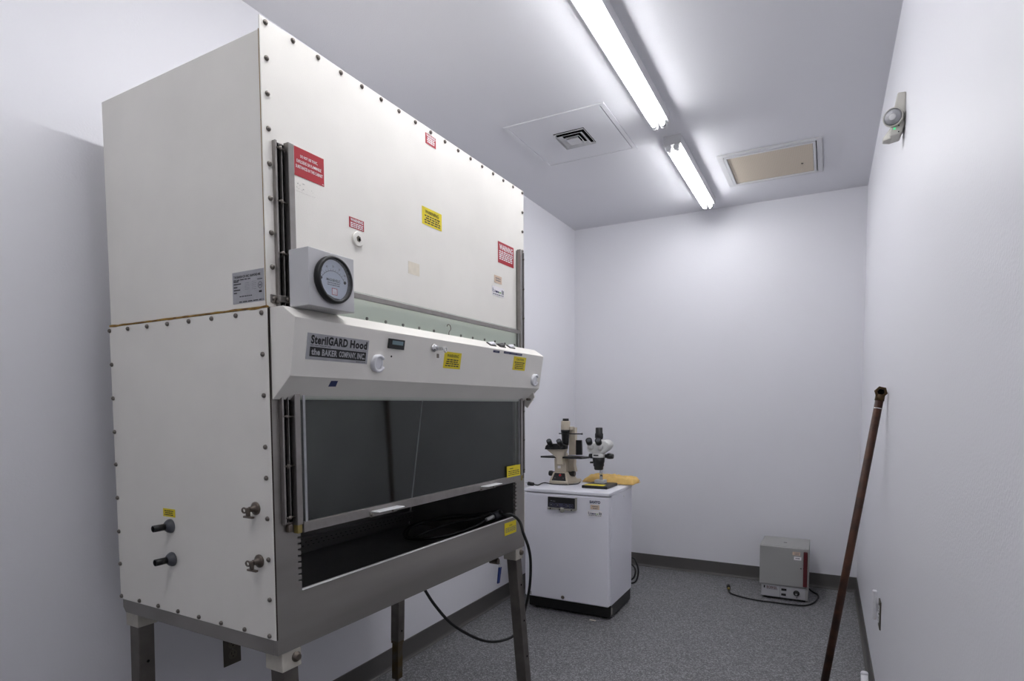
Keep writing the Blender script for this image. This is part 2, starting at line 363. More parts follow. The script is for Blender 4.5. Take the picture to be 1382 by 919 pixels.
# steel lower shell: front frame with notched inner edges, bottom pan, back
def notched(y_edge,y_out,side):
    zs=[.979-(.979-.875)*k/7 for k in range(8)]; nd=.010; nh=.0042
    p=[(y_edge,.85)]
    for z in reversed(zs): p+=[(y_edge,z-nh/2),(y_edge-side*nd,z-nh/2+.001),(y_edge-side*nd,z+nh/2+.001),(y_edge,z+nh/2)]
    p+=[(y_edge,1.45),(y_out,1.45),(y_out,.85)]
    return p
fr=MB()
fr.prism(notched(.076,.0,1),0,-.012,-.0005,'steel'); fr.prism(notched(1.148,W,-1),0,-.012,-.0005,'steel')
fr.box((-.012,0,.7142),(-.0005,W,.85),'steel')
MB().box((-.0012,-.0012,.752),(-.0002,.0022,1.514),'gapd').build('corner_gap',cab)
fr.build('front_frame',cab,bevel=.0012,seg=1)
MB().box((-.010,.076,.8492),(.0012,1.148,.8512),'alu').build('apron_lip',cab,bevel=.001)
MB().prism([(-D+.012,.7135),(-.014,.7135),(-.0125,.715),(-.0125,.752),(-D,.752),(-D,.727)],1,.0005,W-.0005,'steel').build('bottom_pan',cab,bevel=.002)
MB().box((-D,.001,.752),(-D+.003,W-.001,1.519),'steel').build('back_sheet',cab)
# interior liner: side walls, sloping back, ceiling, work tray, rear grille
xb0,xb1=-.547,-.4415; zb0,zb1=.752,1.44
bk=lambda z: xb0+(xb1-xb0)*(z-zb0)/(zb1-zb0)
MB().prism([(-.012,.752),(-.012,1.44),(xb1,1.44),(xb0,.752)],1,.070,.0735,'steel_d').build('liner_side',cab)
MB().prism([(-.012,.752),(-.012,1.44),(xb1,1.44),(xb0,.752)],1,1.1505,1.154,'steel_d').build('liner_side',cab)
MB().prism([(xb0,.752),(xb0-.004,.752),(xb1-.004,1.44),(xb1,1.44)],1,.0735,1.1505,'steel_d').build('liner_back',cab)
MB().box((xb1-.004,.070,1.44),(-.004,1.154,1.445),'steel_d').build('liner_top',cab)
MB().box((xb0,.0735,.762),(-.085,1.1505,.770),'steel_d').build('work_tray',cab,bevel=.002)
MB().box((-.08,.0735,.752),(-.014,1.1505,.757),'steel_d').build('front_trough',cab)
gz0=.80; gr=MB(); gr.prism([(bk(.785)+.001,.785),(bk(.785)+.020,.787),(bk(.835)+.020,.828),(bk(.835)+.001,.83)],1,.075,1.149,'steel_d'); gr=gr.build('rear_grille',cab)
slot=MB().box((-.001,-.004,-.001),(.001,.004,.001),'dark').build('slot',gr)
gx=lambda z:(bk(.785)+.020)+(bk(.835)-bk(.785))*(z-.787)/.041
slot.location=(gx(.815),.09,.815)
for k in range(1,88): dup(slot,gr,(gx(.815 if k%2==0 else .802),.09+k*.012,.815 if k%2==0 else .802))
MB().tube([(bk(.77)+.002,1.149,.77),(bk(1.1)+.002,1.149,1.1),(bk(1.44)+.002,1.149,1.44)],.0030,'alu',8).build('corner_bead',cab)
# screws: one dome screw shared by all the rows
sc=MB().lathe([(.0058,0),(.0058,.0014),(.0050,.0036),(.0030,.0052),(.0008,.0056)],(0,0,0),(1,0,0),'screw',12).build('screw',cab)
sc.location=(0,.013,2.1365)
def screw(p,rz=0,s=1.,r=None):
    c=dup(sc,cab,p); c.rotation_euler=(0,0,rz); c.scale=(s,s,s)
for k in range(1,17): screw((0,.013+k*.075,2.1365))
for k in range(1,9):
    screw((0,.0135,2.1365-.0757*k)); screw((0,1.213,2.1365-.0757*k))
SD=-math.pi/2
for k in range(8): screw((-.6435+.0895*k,-.0035,1.504),SD); screw((-.6405+.0885*k,-.0035,.7605),SD)
for z in (1.411,1.318,1.225,1.134,1.040,.945,.853): screw((-.640,-.0035,z),SD)
for z in (1.411,1.318,1.201,1.130,1.036,.941,.847): screw((-.017,-.0035,z),SD)
for (x,y) in [(495.3,430),(520.7,434.5),(544,438.7),(565.7,442.7),(585.7,446.7),(622,453),(638,456),(654,458.4),(668,460.8),(681.4,463.7),(694.5,465.7)]:
    p=lc(x,y,0,.001); screw((0,p.y,p.z),0,.8)
# labels on the front panel
def front(px,m,**k): return st_px(px,(0.0002,0,0),XV,YV,ZV,m,**k)
s=front([(395,195),(437,215.5),(437,252),(396,235)],'red')
s.text('DO NOT USE TOXIC,',.22,.66,.78,.77,'pwhite',.012).text('EXPLOSIVE OR FLAMMABLE',.10,.47,.90,.58,'pwhite',.012).text('SUBSTANCES IN THIS CABINET',.07,.28,.95,.39,'pwhite',.012)
s.rect(.93,.04,.98,.06,'pwhite').build('warning_label',cab)
s=front([(569,278),(596,289),(596,313),(570,301)],'yel'); s.text('WARNING',.14,.66,.84,.86,'pblack',.02).lines(.1,.92,(.5,.37,.24,.11),.07,'pblack',4).build('warning_label',cab)
s=front([(471,291),(491,300),(491,314),(471,305)],'red'); s.text('WARNING',.08,.62,.93,.92,'pwhite',.03).lines(.08,.93,(.43,.26,.09),.10,'pwhite',5,False).build('warning_label',cab)
s=front([(574,180),(588,186),(588,201),(574,193)],'red'); s.text('WARNING',.08,.70,.93,.93,'pwhite',.03).lines(.1,.92,(.54,.36,.18),.12,'pwhite',6).build('warning_label',cab)
s=front([(672,326),(693,334),(693,362),(672,354)],'red'); s.text('WARNING',.08,.64,.93,.9,'pwhite',.03).lines(.07,.94,(.54,.45,.36,.27,.18),.055,'pwhite',7,False).build('warning_label',cab)
s=front([(667,371),(677,374),(677,384),(667,381)],'tan'); s.lines(.15,.85,(.58,.28),.14,'pgrey',8).build('inventory_label',cab)
def logo(s):
    s.rect(.05,.36,.085,.78,'pnavy').rect(.05,.36,.16,.42,'pnavy').rect(.05,.55,.14,.60,'pnavy').rect(.2,.36,.25,.62,'pnavy').rect(.28,.36,.46,.56,'pnavy').rect(.48,.36,.56,.56,'pnavy')
    s.rect(.57,.36,.64,.52,'pgreen').rect(.66,.36,.74,.54,'pgreen').rect(.8,.32,.88,.78,'pgrey').rect(.9,.32,.97,.74,'pgrey').lines(.07,.95,(.12,),.11,'pgrey',9,False); return s
logo(front([(664,385),(680,390),(680,402),(664,398)],'pwhite')).build('inventory_label',cab)
front([(551,353),(566,356),(566,372),(551,370)],'tape',th=.0003).build('tape_residue',cab)
# faint pencil scribble under the red label
s=front([(395,240),(425,254),(425,268),(395,254)],'enamel',th=.0003); rnd=random.Random(5)
for k in range(14):
    x=rnd.uniform(.02,.3) if k<7 else rnd.uniform(.3,.95); y=rnd.uniform(.15,.85); s.rect(x,y,x+rnd.uniform(.01,.06),y+rnd.uniform(.02,.10),'pencil')
s.build('pencil_note',cab)
p=lc(482,323,0,0); m=MB().lathe([(.0185,0),(.0195,.002),(.0195,.004),(.0175,.006)],(p.x,p.y,p.z),(1,0,0),'hood_e',28)
m.cone((p.x+.0055,p.y,p.z),(p.x+.0064,p.y,p.z),.0085,.0085,'outletin',6,smooth=False); m.cone((p.x+.0064,p.y+.002,p.z-.001),(p.x+.0066,p.y+.002,p.z-.001),.004,.004,'dark',6); m.build('test_port_plug',cab)
# rating plate and small labels on the left side
def side(px,m,**k): return st_px(px,(0,-.0036,0),-YV,XV,ZV,m,**k)
c=[lhit(p[0],p[1],(0,-.0002,0),-YV) for p in [(313,369),(356,361),(357,404),(315,411)]]
s=Sticker((c[3].x,-.0002,c[3].z),XV,ZV,c[1].x-c[3].x,c[0].z-c[3].z,'plate')
s.text('THE BAKER CO. INC. SANFORD ME',.05,.80,.90,.88,'pblack',.02).lines(.04,.6,(.73,),.03,'pblack',11,False)
for i,y in enumerate((.68,.60,.50,.41,.32)): s.rect(.04,y,(.2,.28,.16,.25,.14)[i],y+.035,'pblack')
for i in range(5): s.rect(.40,.42+i*.05,.54,.425+i*.05,'pblack').rect(.62,.40+i*.06,.76,.405+i*.06,'pblack')
s.rect(.80,.68,.96,.70,'pblack').lines(.22,.62,(.20,),.03,'pblack',12,False)
s.lines(.2,.97,(.03,),.03,'pblack',13,False)
ring=[(.88+.07*math.cos(t*math.pi/8),.5+.1*math.sin(t*math.pi/8)) for t in range(16)]
for i in range(16):
    a,b_=ring[i],ring[(i+1)%16]; s.mb.add([s.P(*a),s.P(*b_),s.P(.88+(b_[0]-.88)*.85,.5+(b_[1]-.5)*.85),s.P(.88+(a[0]-.88)*.85,.5+(a[1]-.5)*.85)],[(0,1,2,3)],'pblack')
s.rect(.84,.47,.92,.53,'pgrey').rect(.84,.27,.93,.33,'pblack').build('rating_plate',cab)
s=side([(220,686),(236,687),(237,698),(221,697)],'yel'); s.lines(.12,.88,(.66,.42,.18),.13,'pblack',14).build('warning_label',cab)
for (x,y) in [(229.5,709.5),(232,754)]:
    p=lhit(x,y,(0,-.0035,0),-YV); pp=Vector((p.x+.004,-.0035,p.z))
    m=MB().lathe([(.0185,0),(.0185,.004),(.0155,.010),(.011,.015),(.009,.017)],pp,-YV,'port',20).cone(pp-YV*.015,pp-YV*.046,.0088,.0088,'black',16).cone(pp-YV*.0461,pp-YV*.0462,.0068,.0068,'dark',16)
    m.build('service_port',cab)
for (x,y) in [(345.5,686),(350.5,757)]:
    p=lhit(x,y,(0,-.0035,0),-YV); pp=Vector((p.x,-.0035,p.z))
    lt=MB().lathe([(.0155,0),(.0155,.003),(.012,.0055),(.007,.007),(.006,.018)],pp,-YV,'bronze',20).build('cam_latch',cab)
    a=pp-YV*.020
    MB().cone(a+Vector((-.002,0,.004)),a+Vector((-.002,0,-.016)),.0055,.005,'bronze',12).box(a+Vector((-.016,-.004,-.020)),a+Vector((.016,.004,-.015)),'bronze').build('latch_bar',lt,bevel=.0015)
    MB().tube([a+Vector((-.010+.007*math.cos(t),-.004,-.002+.007*math.sin(t)*.8)) for t in [2*math.pi*k/14 for k in range(14)]],.0022,'bronze',6,close=True).build('latch_ring',lt)

# ---- tracks for the sash
def track(y0,sgn,ztop,zbot):
    Y=lambda d:y0+sgn*d
    t=MB()
    t.box((0,Y(0),zbot+.006),(.002,Y(.050),ztop),'trk')                     # back flange
    t.box((.002,Y(.0),zbot+.006),(.011,Y(.0055),ztop),'trk')
    t.box((.002,Y(.0165),zbot+.02),(.012,Y(.0185),ztop-.004),'trk')
    tr=t.build('sash_track',cab,bevel=.0008,seg=1)
    MB().box((.002,Y(.030),zbot),(.0185,Y(.0465),ztop+.004),'trk').build('guide_bar',tr,bevel=.0015)
    MB().box((.0021,Y(.006),zbot+.008),(.0027,Y(.016),ztop-.002),'dark').box((.0021,Y(.019),zbot+.008),(.0027,Y(.0295),ztop-.002),'dark').build('slot_liner',tr)
    MB().box((.002,Y(.031),zbot-.020),(.017,Y(.044),zbot),'brass').build('stop_block',tr,bevel=.001)
    MB().box((.002,Y(.009),zbot-.014),(.012,Y(.020),zbot+.004),'bronze').build('stop_block',tr,bevel=.001)
    for z in (1.872,1.755,1.64,1.27,1.155,1.035):
        MB().lathe([(.0052,0),(.005,.003),(.003,.0052),(.001,.0056)],(.0115,Y(.012),z),XV,'screw',10).cone((.0115,Y(.003),z),(.0115,Y(.030),z),.0018,.0018,'screw',8).build('track_bolt',tr)
    return tr
track(.0215,1,1.888,1.014); track(1.2095,-1,1.900,1.014)
MB().box((.0,.006,1.527),(.004,.022,1.545),'trk').box((.004,.018,1.529),(.020,.044,1.543),'trk').lathe([(.006,0),(.006,.003),(.003,.006)],(.004,.014,1.536),XV,'screw',12).lathe([(.005,0),(.005,.003),(.0025,.005)],(.020,.038,1.536),XV,'screw',12).build('track_bracket',cab,bevel=.0008,seg=1)
# ---- sliding sash
sx=.0115
sash=MB().box((sx-.003,.0665,1.004),(sx+.003,1.1625,1.592),'glass').build('sash_glass',cab)
tag(sash,'tinted glass pane of the sliding sash')
MB().box((sx-.005,.070,.9935),(sx+.007,1.160,1.0185),'trk').build('bottom_rail',sash,bevel=.0012)
MB().box((sx-.005,.069,1.5755),(sx+.006,1.160,1.5885),'trk').build('top_rail',sash,bevel=.001)
MB().box((sx+.0032,.077,1.0185),(sx+.0045,.084,1.34),'plate').build('edge_strip',sash)
MB().box((sx+.0032,1.150,1.0185),(sx+.0045,1.154,1.575),'plate').build('edge_strip',sash)
for px0,px1 in (((502,691),(537,684)),((650,656),(670,651.5))):
    a=lc(px0[0],px0[1],0,sx+.01); b=lc(px1[0],px1[1],0,sx+.01); zc=1.003
    MB().box((sx+.007,a.y-.006,zc-.011),(sx+.0095,b.y-.002,zc+.004),'trk').box((sx+.007,a.y,zc+.003),(sx+.036,b.y,zc+.0055),'alu').build('sash_handle',sash,bevel=.0008,seg=1)
    for yy in (a.y-.001,b.y-.022): MB().lathe([(.0045,0),(.004,.003),(.0015,.0045)],(sx+.0095,yy,zc-.005),XV,'screw',10).build('handle_screw',sash)
s=st_px([(684,629),(702,627),(702,641),(684,645)],(sx+.0078,0,0),XV,YV,ZV,'yel'); s.rect(.2,.72,.45,.78,'pblack').lines(.1,.92,(.48,.32,.16),.07,'pblack',15,False).build('caution_label',sash)
s=st_px([(681,706),(696,702),(697,718),(681,723)],(.0002,0,0),XV,YV,ZV,'yel'); s.text('CAUTION',.38,.68,.64,.77,'pblack',.02).lines(.08,.95,(.52,.42,.32,.22),.055,'pgrey',16,False).build('caution_label',cab)

# ---- projecting hood
HP=[(.001,1.516),(.043,1.516),(.083,1.489),(.062,1.361),(.004,1.309),(.001,1.309)]
hood=MB().prism(HP,1,.003,1.236,'hood_e').build('control_hood',cab,bevel=.0025)
tag(hood,'projecting cream control hood')
hA=Vector((.083,0,1.489)); hV=(Vector((.083,0,1.489))-Vector((.062,0,1.361))).normalized(); hN=YV.cross(hV).normalized(); hP0=hA+hN*.0002
def hoodst(px,m,**k): return st_px(px,hP0,hN,YV,hV,m,**k)
s=hoodst([(415.5,447),(497,461),(495.5,490.5),(412,485.5)],'plate',th=.0012)
s.text('SterilGARD',.05,.60,.63,.94,'pblack',.045).text('Hood',.67,.60,.97,.93,'pblack',.05).lines(.05,.36,(.54,),.02,'pblack',17,False).lines(.72,.97,(.53,),.02,'pgrey',18,False)
s.rect(.045,.12,.965,.49,'pblack').text('the',.07,.18,.20,.43,'plate',.04).text('BAKER',.23,.18,.47,.43,'plate',.04).text('COMPANY,',.50,.15,.79,.43,'plate',.04).text('INC.',.81,.18,.95,.43,'plate',.04).lines(.8,.97,(.05,),.025,'pblack',19,False)
s.build('nameplate',hood)
s=hoodst([(524,456),(544.5,459.5),(543,472),(523,470)],'black',th=.006); s.rect(.14,.44,.86,.84,'lcd',8).build('digital_display',hood)
def hp(x,y): return lhit(x,y,hP0,hN)
for (x,y) in [(508,490),(720,512.5)]:
    p=hp(x,y); V=hV
    m=MB().lathe([(.0225,0),(.0225,.002),(.019,.006),(.0165,.0065),(.015,.004)],p,hN,'white',28)
    m.tube([p+hN*.009+(YV*math.cos(t)+V*math.sin(t))*.0195 for t in [math.radians(40+k*14) for k in range(22)]],.0042,'white',8)
    m.build('plastic_hook',hood)
p=hp(585,469.5); lk=MB().lathe([(.0125,0),(.0125,.004),(.010,.007),(.0075,.008),(.0075,.014)],p,hN,'chrome',20).build('key_lock',hood)
MB().box(p+hN*.014+Vector((0,-.0015,-.006)),p+hN*.034+Vector((0,.0015,.006)),'chrome').tube([p+hN*.036+Vector((0,.010+.007*math.cos(t),-.001+.007*math.sin(t))) for t in [2*math.pi*k/14 for k in range(14)]],.0018,'chrome',6,close=True).box(p+Vector((.014,-.004,-.030)),p+Vector((.017,.004,-.018)),'bronze').build('key',lk)
s=hoodst([(601,474),(623.5,477),(620,499),(597,496)],'yel'); s.text('WARNING',.15,.68,.84,.87,'pblack',.02).lines(.08,.92,(.5,.38,.26,.13),.07,'pblack',20).build('warning_label',hood)
s=hoodst([(694,481),(710,482.5),(708,500),(691,499.5)],'yel'); s.text('CAUTION',.22,.72,.8,.88,'pblack',.01).lines(.08,.92,(.54,.4,.26,.12),.07,'pblack',21).build('caution_label',hood)
s=hoodst([(666,472),(674,474),(674,477),(665.5,475)],'pnavy'); s.rect(.3,.35,.7,.65,'pgrey').build('switch_label',hood)
s=hoodst([(680,473.5),(704.5,478),(704.5,481),(680,476.5)],'pnavy'); s.rect(.05,.35,.28,.65,'pgrey').rect(.4,.35,.63,.65,'pgrey').rect(.72,.35,.94,.65,'pgrey').build('switch_label',hood)
tN=Vector((.027,0,.040)).normalized(); tP=Vector((.043,0,1.516)); 
for (x,y) in [(663,465),(676,467),(689,468.5)]:
    p=lhit(x,y,tP,tN); U=YV; Vv=(-tN.cross(U)).normalized()
    m=MB(); q=lambda u,v,n:p+U*u+Vv*v+tN*n
    m.hexa([q(-.020,-.010,0),q(.020,-.010,0),q(.020,.010,0),q(-.020,.010,0)],[q(-.020,-.010,.003),q(.020,-.010,.003),q(.020,.010,.003),q(-.020,.010,.003)],'black')
    m.hexa([q(-.014,-.007,.003),q(.014,-.007,.003),q(.014,.007,.003),q(-.014,.007,.003)],[q(-.014,-.007,.005),q(.014,-.007,.010),q(.014,.007,.010),q(-.014,.007,.005)],'black' if x==676 else 'white')
    m.build('rocker_switch',hood)
bN=Vector((.052,0,-.058)).normalized(); bP=Vector((.062,0,1.361))
c=[lhit(a,b_,bP+bN*.0002,bN) for a,b_ in [(447,514),(456,514),(453,521.5),(443,521.5)]]
m=MB(); m.hexa([c[3],c[2],c[1],c[0]],[p+bN*.0006 for p in (c[3],c[2],c[1],c[0])],'blue'); m.build('blue_sticker',hood)
p=hp(528,481); MB().cone(p,p+hN*.001,.0025,.0025,'dark',10).build('pin_hole',hood)
p=lc(606,450,0,.02); MB().tube(smooth_path([(.02,p.y,1.516),(.02,p.y,1.530),(.02,p.y+.010,1.540),(.02,p.y+.006,1.552),(.02,p.y-.006,1.553),(.02,p.y-.010,1.547)]),.0014,'bronze',8).box((.012,p.y-.008,1.515),(.028,p.y+.008,1.518),'bronze').build('wire_hook',hood)
# bracket under the far end of the hood
MB().prism([(.004,1.309),(.004,1.295),(.020,1.283),(.052,1.327),(.046,1.347)],1,1.214,1.222,'hood_e').build('end_bracket',hood,bevel=.001)
MB().cone((.032,1.222,1.318),(.032,1.230,1.318),.009,.009,'bronze',6,smooth=False).cone((.032,1.19,1.318),(.032,1.235,1.318),.005,.005,'bronze',10).build('bracket_bolt',hood)

# ---- gauge box in front of the sash
gx0,gx1,gy0,gy1,gz0_,gz1_=.0385,.100,.0275,.166,1.5165,1.643
gb=MB().box((gx0,gy0,gz0_),(gx1,gy1,gz1_),'gaugebox').build('gauge_box',cab,bevel=.0012)
gc=lc(447.5,378.5,0,gx1); R_=.0535
MB().lathe([(R_*.98,0),(R_,.003),(R_,.012),(R_*.97,.0155),(R_*.88,.0165),(R_*.86,.0135),(R_*.86,.004)],(gx1,gc.y,gc.z),XV,'black',48).build('gauge_bezel',gb)
s=Sticker((gx1+.0005,gc.y-.045,gc.z-.045),YV,ZV,.09,.09,'dial',th=.0040,quad=[(.5-.28,.5-.40),(.5+.28,.5-.40),(.5+.45,.5+.12),(.5-.45,.5+.12)])
s.mb=MB(); s.mb.cone((gx1+.0005,gc.y,gc.z),(gx1+.005,gc.y,gc.z),R_*.855,R_*.855,'dial',40); s.th=.0047
def arc(r0,r1,a0,a1,n_,mm,cy=.5):
    for i in range(n_):
        t0=math.radians(a0+(a1-a0)*i/n_); t1=math.radians(a0+(a1-a0)*(i+1)/n_)
        s.mb.add([s.P(.5+r*math.cos(t),cy+r*math.sin(t)) for r,t in ((r0,t0),(r1,t0),(r1,t1),(r0,t1))],[(0,1,2,3)],mm)
arc(.44,.455,35,145,24,'pgrey',.28)
for t in range(40,141,10):
    t0=math.radians(t); s.mb.add([s.P(.5+r*math.cos(t0+e_),.28+r*math.sin(t0+e_)) for r,e_ in ((.455,-.008),(.5,-.008),(.5,.008),(.455,.008))],[(0,1,2,3)],'pblack')
for i,t in enumerate((135,112,90,68,45)):
    t0=math.radians(t); x=.5+.56*math.cos(t0); y=.28+.56*math.sin(t0); s.text(['.50','.4','.3','.2','0'][i] if i in(0,) else ['50','40','30','20','0'][i],x-.03,y-.025,x+.03,y+.03,'pgrey',.01)
s.text('MAGNEHELIC',.27,.46,.74,.53,'pblack',.015).lines(.3,.72,(.41,.36),.025,'pgrey',22,False)
s.rect(.44,.13,.63,.30,'pwhite',1).rect(.44,.13,.63,.145,'red',2).rect(.44,.285,.63,.30,'red',2).rect(.44,.13,.46,.30,'red',2).rect(.61,.13,.63,.30,'red',2).lines(.48,.6,(.24,.2,.16),.015,'red',23,False)
s.mb.add([s.P(.30,.36,4),s.P(.31,.35,4),s.P(.13,.62,4)],[(0,1,2)],'red')
for yy in (.09,.90): s.mb.cone(s.P(yy,.5),s.P(yy,.5,8),.004,.003,'black',10)
s.build('gauge_dial',gb)
MB().prism([(gc.y-.044,gc.z-.012),(gc.y-.03,gc.z-.034),(gc.y-.01,gc.z-.0445),(gc.y+.01,gc.z-.0447),(gc.y+.02,gc.z-.041),(gc.y,gc.z-.040),(gc.y-.02,gc.z-.034),(gc.y-.034,gc.z-.02)],0,gx1+.005,gx1+.007,'black').build('zero_screw_cover',gb)
m=MB().cone((gx1+.0125,gc.y,gc.z),(gx1+.0138,gc.y,gc.z),R_*.855,R_*.855,'lens',40); m.build('gauge_lens',gb)

# ---- legs
def leg(x1,y0,tilt,zt,zin,stain):
    # x1 = front face, y0 = near face at the top; tilt = (dx,dy) at the floor
    a=.0445; tx,ty=tilt; L0=.714
    def q(x,y,z): f=(L0-z)/L0; return (x+tx*f,y+ty*f,z)
    so=MB(); so.hexa([(x1-a-.007,y0-.006,.668),(x1+.007,y0-.006,.668),(x1+.007,y0+a+.006,.668),(x1-a-.007,y0+a+.006,.668)],[(x1-a-.007,y0-.006,.7137),(x1+.007,y0-.006,.7137),(x1+.007,y0+a+.006,.7137),(x1-a-.007,y0+a+.006,.7137)],'socket')
    so=so.build('leg_socket',cab,bevel=.002)
    MB().lathe([(.0125,0),(.0125,.003),(.009,.0035),(.009,.009),(.006,.0095)],(x1+.007,y0+.034,.694),XV,'bronze',14).build('socket_bolt',so)
    lg=MB(); rect=lambda z,i:[q(x1-a+i,y0+i,z),q(x1-i,y0+i,z),q(x1-i,y0+a-i,z),q(x1-a+i,y0+a-i,z)]
    lg.hexa(rect(zin,0),rect(.668,0),'leg'); lg=lg.build('leg',cab,bevel=.0025)
    inn=MB().hexa(rect(.035,.0045),rect(zin+.01,.0045),stain).hexa(rect(zin-.012,.001),rect(zin,.001),stain).build('leg_extension',lg,bevel=.002)
    f=q(x1-a/2,y0+a/2,0); MB().lathe([(.026,0),(.026,.008),(.018,.016),(.009,.02),(.009,.04)],f,ZV,'leg',16).build('foot_pad',lg)
    for z in (.56,.41,.26):
        if z>zin+.02:
            c_=q(x1,y0+a*.55,z); MB().cone((c_[0]-.001,c_[1],c_[2]),(c_[0]+.0006,c_[1],c_[2]),.0042,.0042,'dark',10).build('adjustment_hole',lg)
leg(-.010,.020,(.022,.008),.7,.10,'leg'); leg(-.010,1.162,(.045,.03),.7,.10,'leg')
leg(-.607,.020,(-.01,-.005),.7,.20,'rustleg'); leg(-.607,1.158,(-.015,-.01),.7,.215,'rustleg')
# drain valve with blue lever
p=lc(667,757,0,-.05); dv=MB().cone((-.05,p.y,.7135),(-.05,p.y,.690),.010,.010,'bronze',12).cone((-.066,p.y-.002,.684),(-.030,p.y-.002,.684),.012,.012,'bronze',8,smooth=False).cone((-.05,p.y-.012,.684),(-.05,p.y+.026,.684),.008,.008,'bronze',12).build('drain_valve',cab)
MB().tube(smooth_path([(-.05,p.y+.024,.686),(-.045,p.y+.034,.668),(-.044,p.y+.033,.650)]),.0042,'chrome',8).build('valve_stem',dv)
MB().hexa([(-.047,p.y+.012,.590),(-.040,p.y+.012,.590),(-.040,p.y+.027,.590),(-.047,p.y+.027,.590)],[(-.048,p.y+.026,.652),(-.039,p.y+.026,.652),(-.039,p.y+.042,.652),(-.048,p.y+.042,.652)],'bluevinyl').build('valve_handle',dv,bevel=.002)

# ------------------------------------------------------------------ cord lying coiled in the cabinet, hanging over the apron
def L2W(p): return CO+_ex*p[0]+_ey*p[1]+Vector((0,0,p[2]))
zt=.7765
pc=thing('power_cord','thick black power cord coiled in the hood and looping down beside its leg','cord',L2W((-.2,.9,.77)))
off=pc.location.copy()
low=[(655,702,-.08),(640,711,-.10),(610,721,-.15),(575,727,-.22),(551,727,-.31),(545,721,-.36),(552,711,-.39),(570,705,-.35),(600,700,-.28),(640,696,-.16)]
lop2=[(662,693,-.10),(640,700,-.14),(610,706,-.21),(580,716,-.26),(556,726,-.30),(549,720,-.35),(560,709,-.365),(600,698.5,-.27),(645,694,-.15),(672,690,-.08)]
loop=[tuple(lc(*q[:2],0,q[2])) for q in low+lop2]
loop=[(p[0],p[1],max(p[2],zt)) for p in loop]
tail=[(-.030,1.09,.866),(.004,1.108,.864),(.028,1.130,.835)]+[tuple(lc(x,y,0,q)) for x,y,q in [(706.5,720,.046),(713,738,.046),(716,757,.04),(715.5,785,.022),(712,808,0),(706,832,-.045),(699,850,-.078),(688,861,-.092),(664,866,-.105),(640,860,-.12),(610,842,-.15),(588,818,-.18),(574,797,-.20),(566,782,-.21)]]
e_=tail[-1]; tail+=[(e_[0],e_[1]-.01,.712)]
pts=[L2W(p)-off for p in smooth_path(loop+tail)]
MB().tube(pts,.0058,'rubber',10).build('cord',pc)
a=L2W(lc(656,701.5,0,-.08))-off; b=L2W(lc(675,693.5,0,-.072))-off
pl=MB().cone(a,a+(b-a)*.5,.0075,.0085,'gaugebox',12).cone(a+(b-a)*.5,b,.016,.018,'port',18)
d_=(b-a).normalized()
pl.build('plug',pc)

# ------------------------------------------------------------------ incubator
ix0,ix1,iy0,iy1,iz0,iz1=-1.672,-1.117,3.305,3.77,.086,.776
inc=thing('incubator','white floor standing incubator with a black base carrying two microscopes','incubator',(0,0,0))
inc.location=((ix0+ix1)/2,(iy0+iy1)/2,0); io=inc.location.copy()
def ib(a,b): return Vector(a)-io,Vector(b)-io
MB().box(*ib((ix0+.004,iy0+.052,iz0),(ix1,iy1,iz1-.022)),'incub').build('body',inc,bevel=.004)
dr=MB().box(*ib((ix0,iy0,iz0+.004),(ix1,iy0+.048,iz1-.026)),'incub').build('door',inc,bevel=.008,seg=3)
MB().box(*ib((ix0-.002,iy0-.002,iz1-.022),(ix1+.002,iy1,iz1)),'incub').build('top_panel',inc,bevel=.006,seg=3)
MB().box(*ib((ix0+.006,iy0+.05,.012),(ix1-.003,iy1-.01,iz0)),'black').build('base',inc,bevel=.003)
for x in (ix0+.05,ix1-.05):
    for y in (iy0+.09,iy1-.06): MB().lathe([(.02,0),(.02,.008),(.012,.012)],Vector((x,y,0))-io,ZV,'rubber',12).build('foot',inc)
MB().box(*ib((ix1-.0032,iy0+.062,.03),(ix1-.0015,iy0+.075,.07)),'incub_panel').build('base_tag',inc)
def isx(px,m,y=iy0,**k):
    c=[at(x,yy,1,y) for x,yy in px]; x0=(c[0].x+c[3].x)/2; x1=(c[1].x+c[2].x)/2; z1=(c[0].z+c[1].z)/2; z0=(c[2].z+c[3].z)/2
    return Sticker(Vector((x0,y-.0003,z0))-io,XV,ZV,x1-x0,z1-z0,m,**k)
s=isx([(795,674),(811,677),(811,681),(795,679)],'incub',th=.0004); s.text('SANYO',.05,.05,.95,.95,'pnavy',.06).build('maker_badge',dr)
s=isx([(797,680.5),(809,682.5),(809,688.5),(797,687)],'tan'); s.lines(.2,.85,(.55,.15),.2,'pgrey',31).build('inventory_label',dr)
logo(isx([(793,688.5),(812.5,690),(812.5,698),(793,696)],'pwhite')).build('inventory_label',dr)
s=isx([(741.3,669.5),(778,673),(776.5,686.5),(740,683)],'black',th=.014)
s.rect(.06,.05,.94,.44,'key',1)
for i,x in enumerate((.07,.19,.31,.55,.69,.82)): s.rect(x+.012,.1,x+.1,.38,'pblack',2); s.rect(x+.03,.16,x+.08,.32,'key' if i%2 else 'pgrey',3)
s.rect(.1,.6,.16,.68,'pgrey',2).rect(.18,.58,.28,.64,'pgrey',2)
pn=s.build('control_panel',dr)
c0=at(740.5,684,1,iy0)-io; c1=at(778.5,689,1,iy0)-io
m=MB(); m.box((c0.x,c0.y-.018,c1.z-.002),(c1.x,c0.y,c0.z-.002),'incub_panel'); m.box((c1.x-.006,c0.y-.018,c0.z-.004),(c1.x+.002,c0.y,c0.z+.07),'incub_panel'); m.cone(((c0.x+c1.x)/2,c0.y-.017,c1.z),((c0.x+c1.x)/2,c0.y,c1.z),.016,.016,'incub_panel',14)
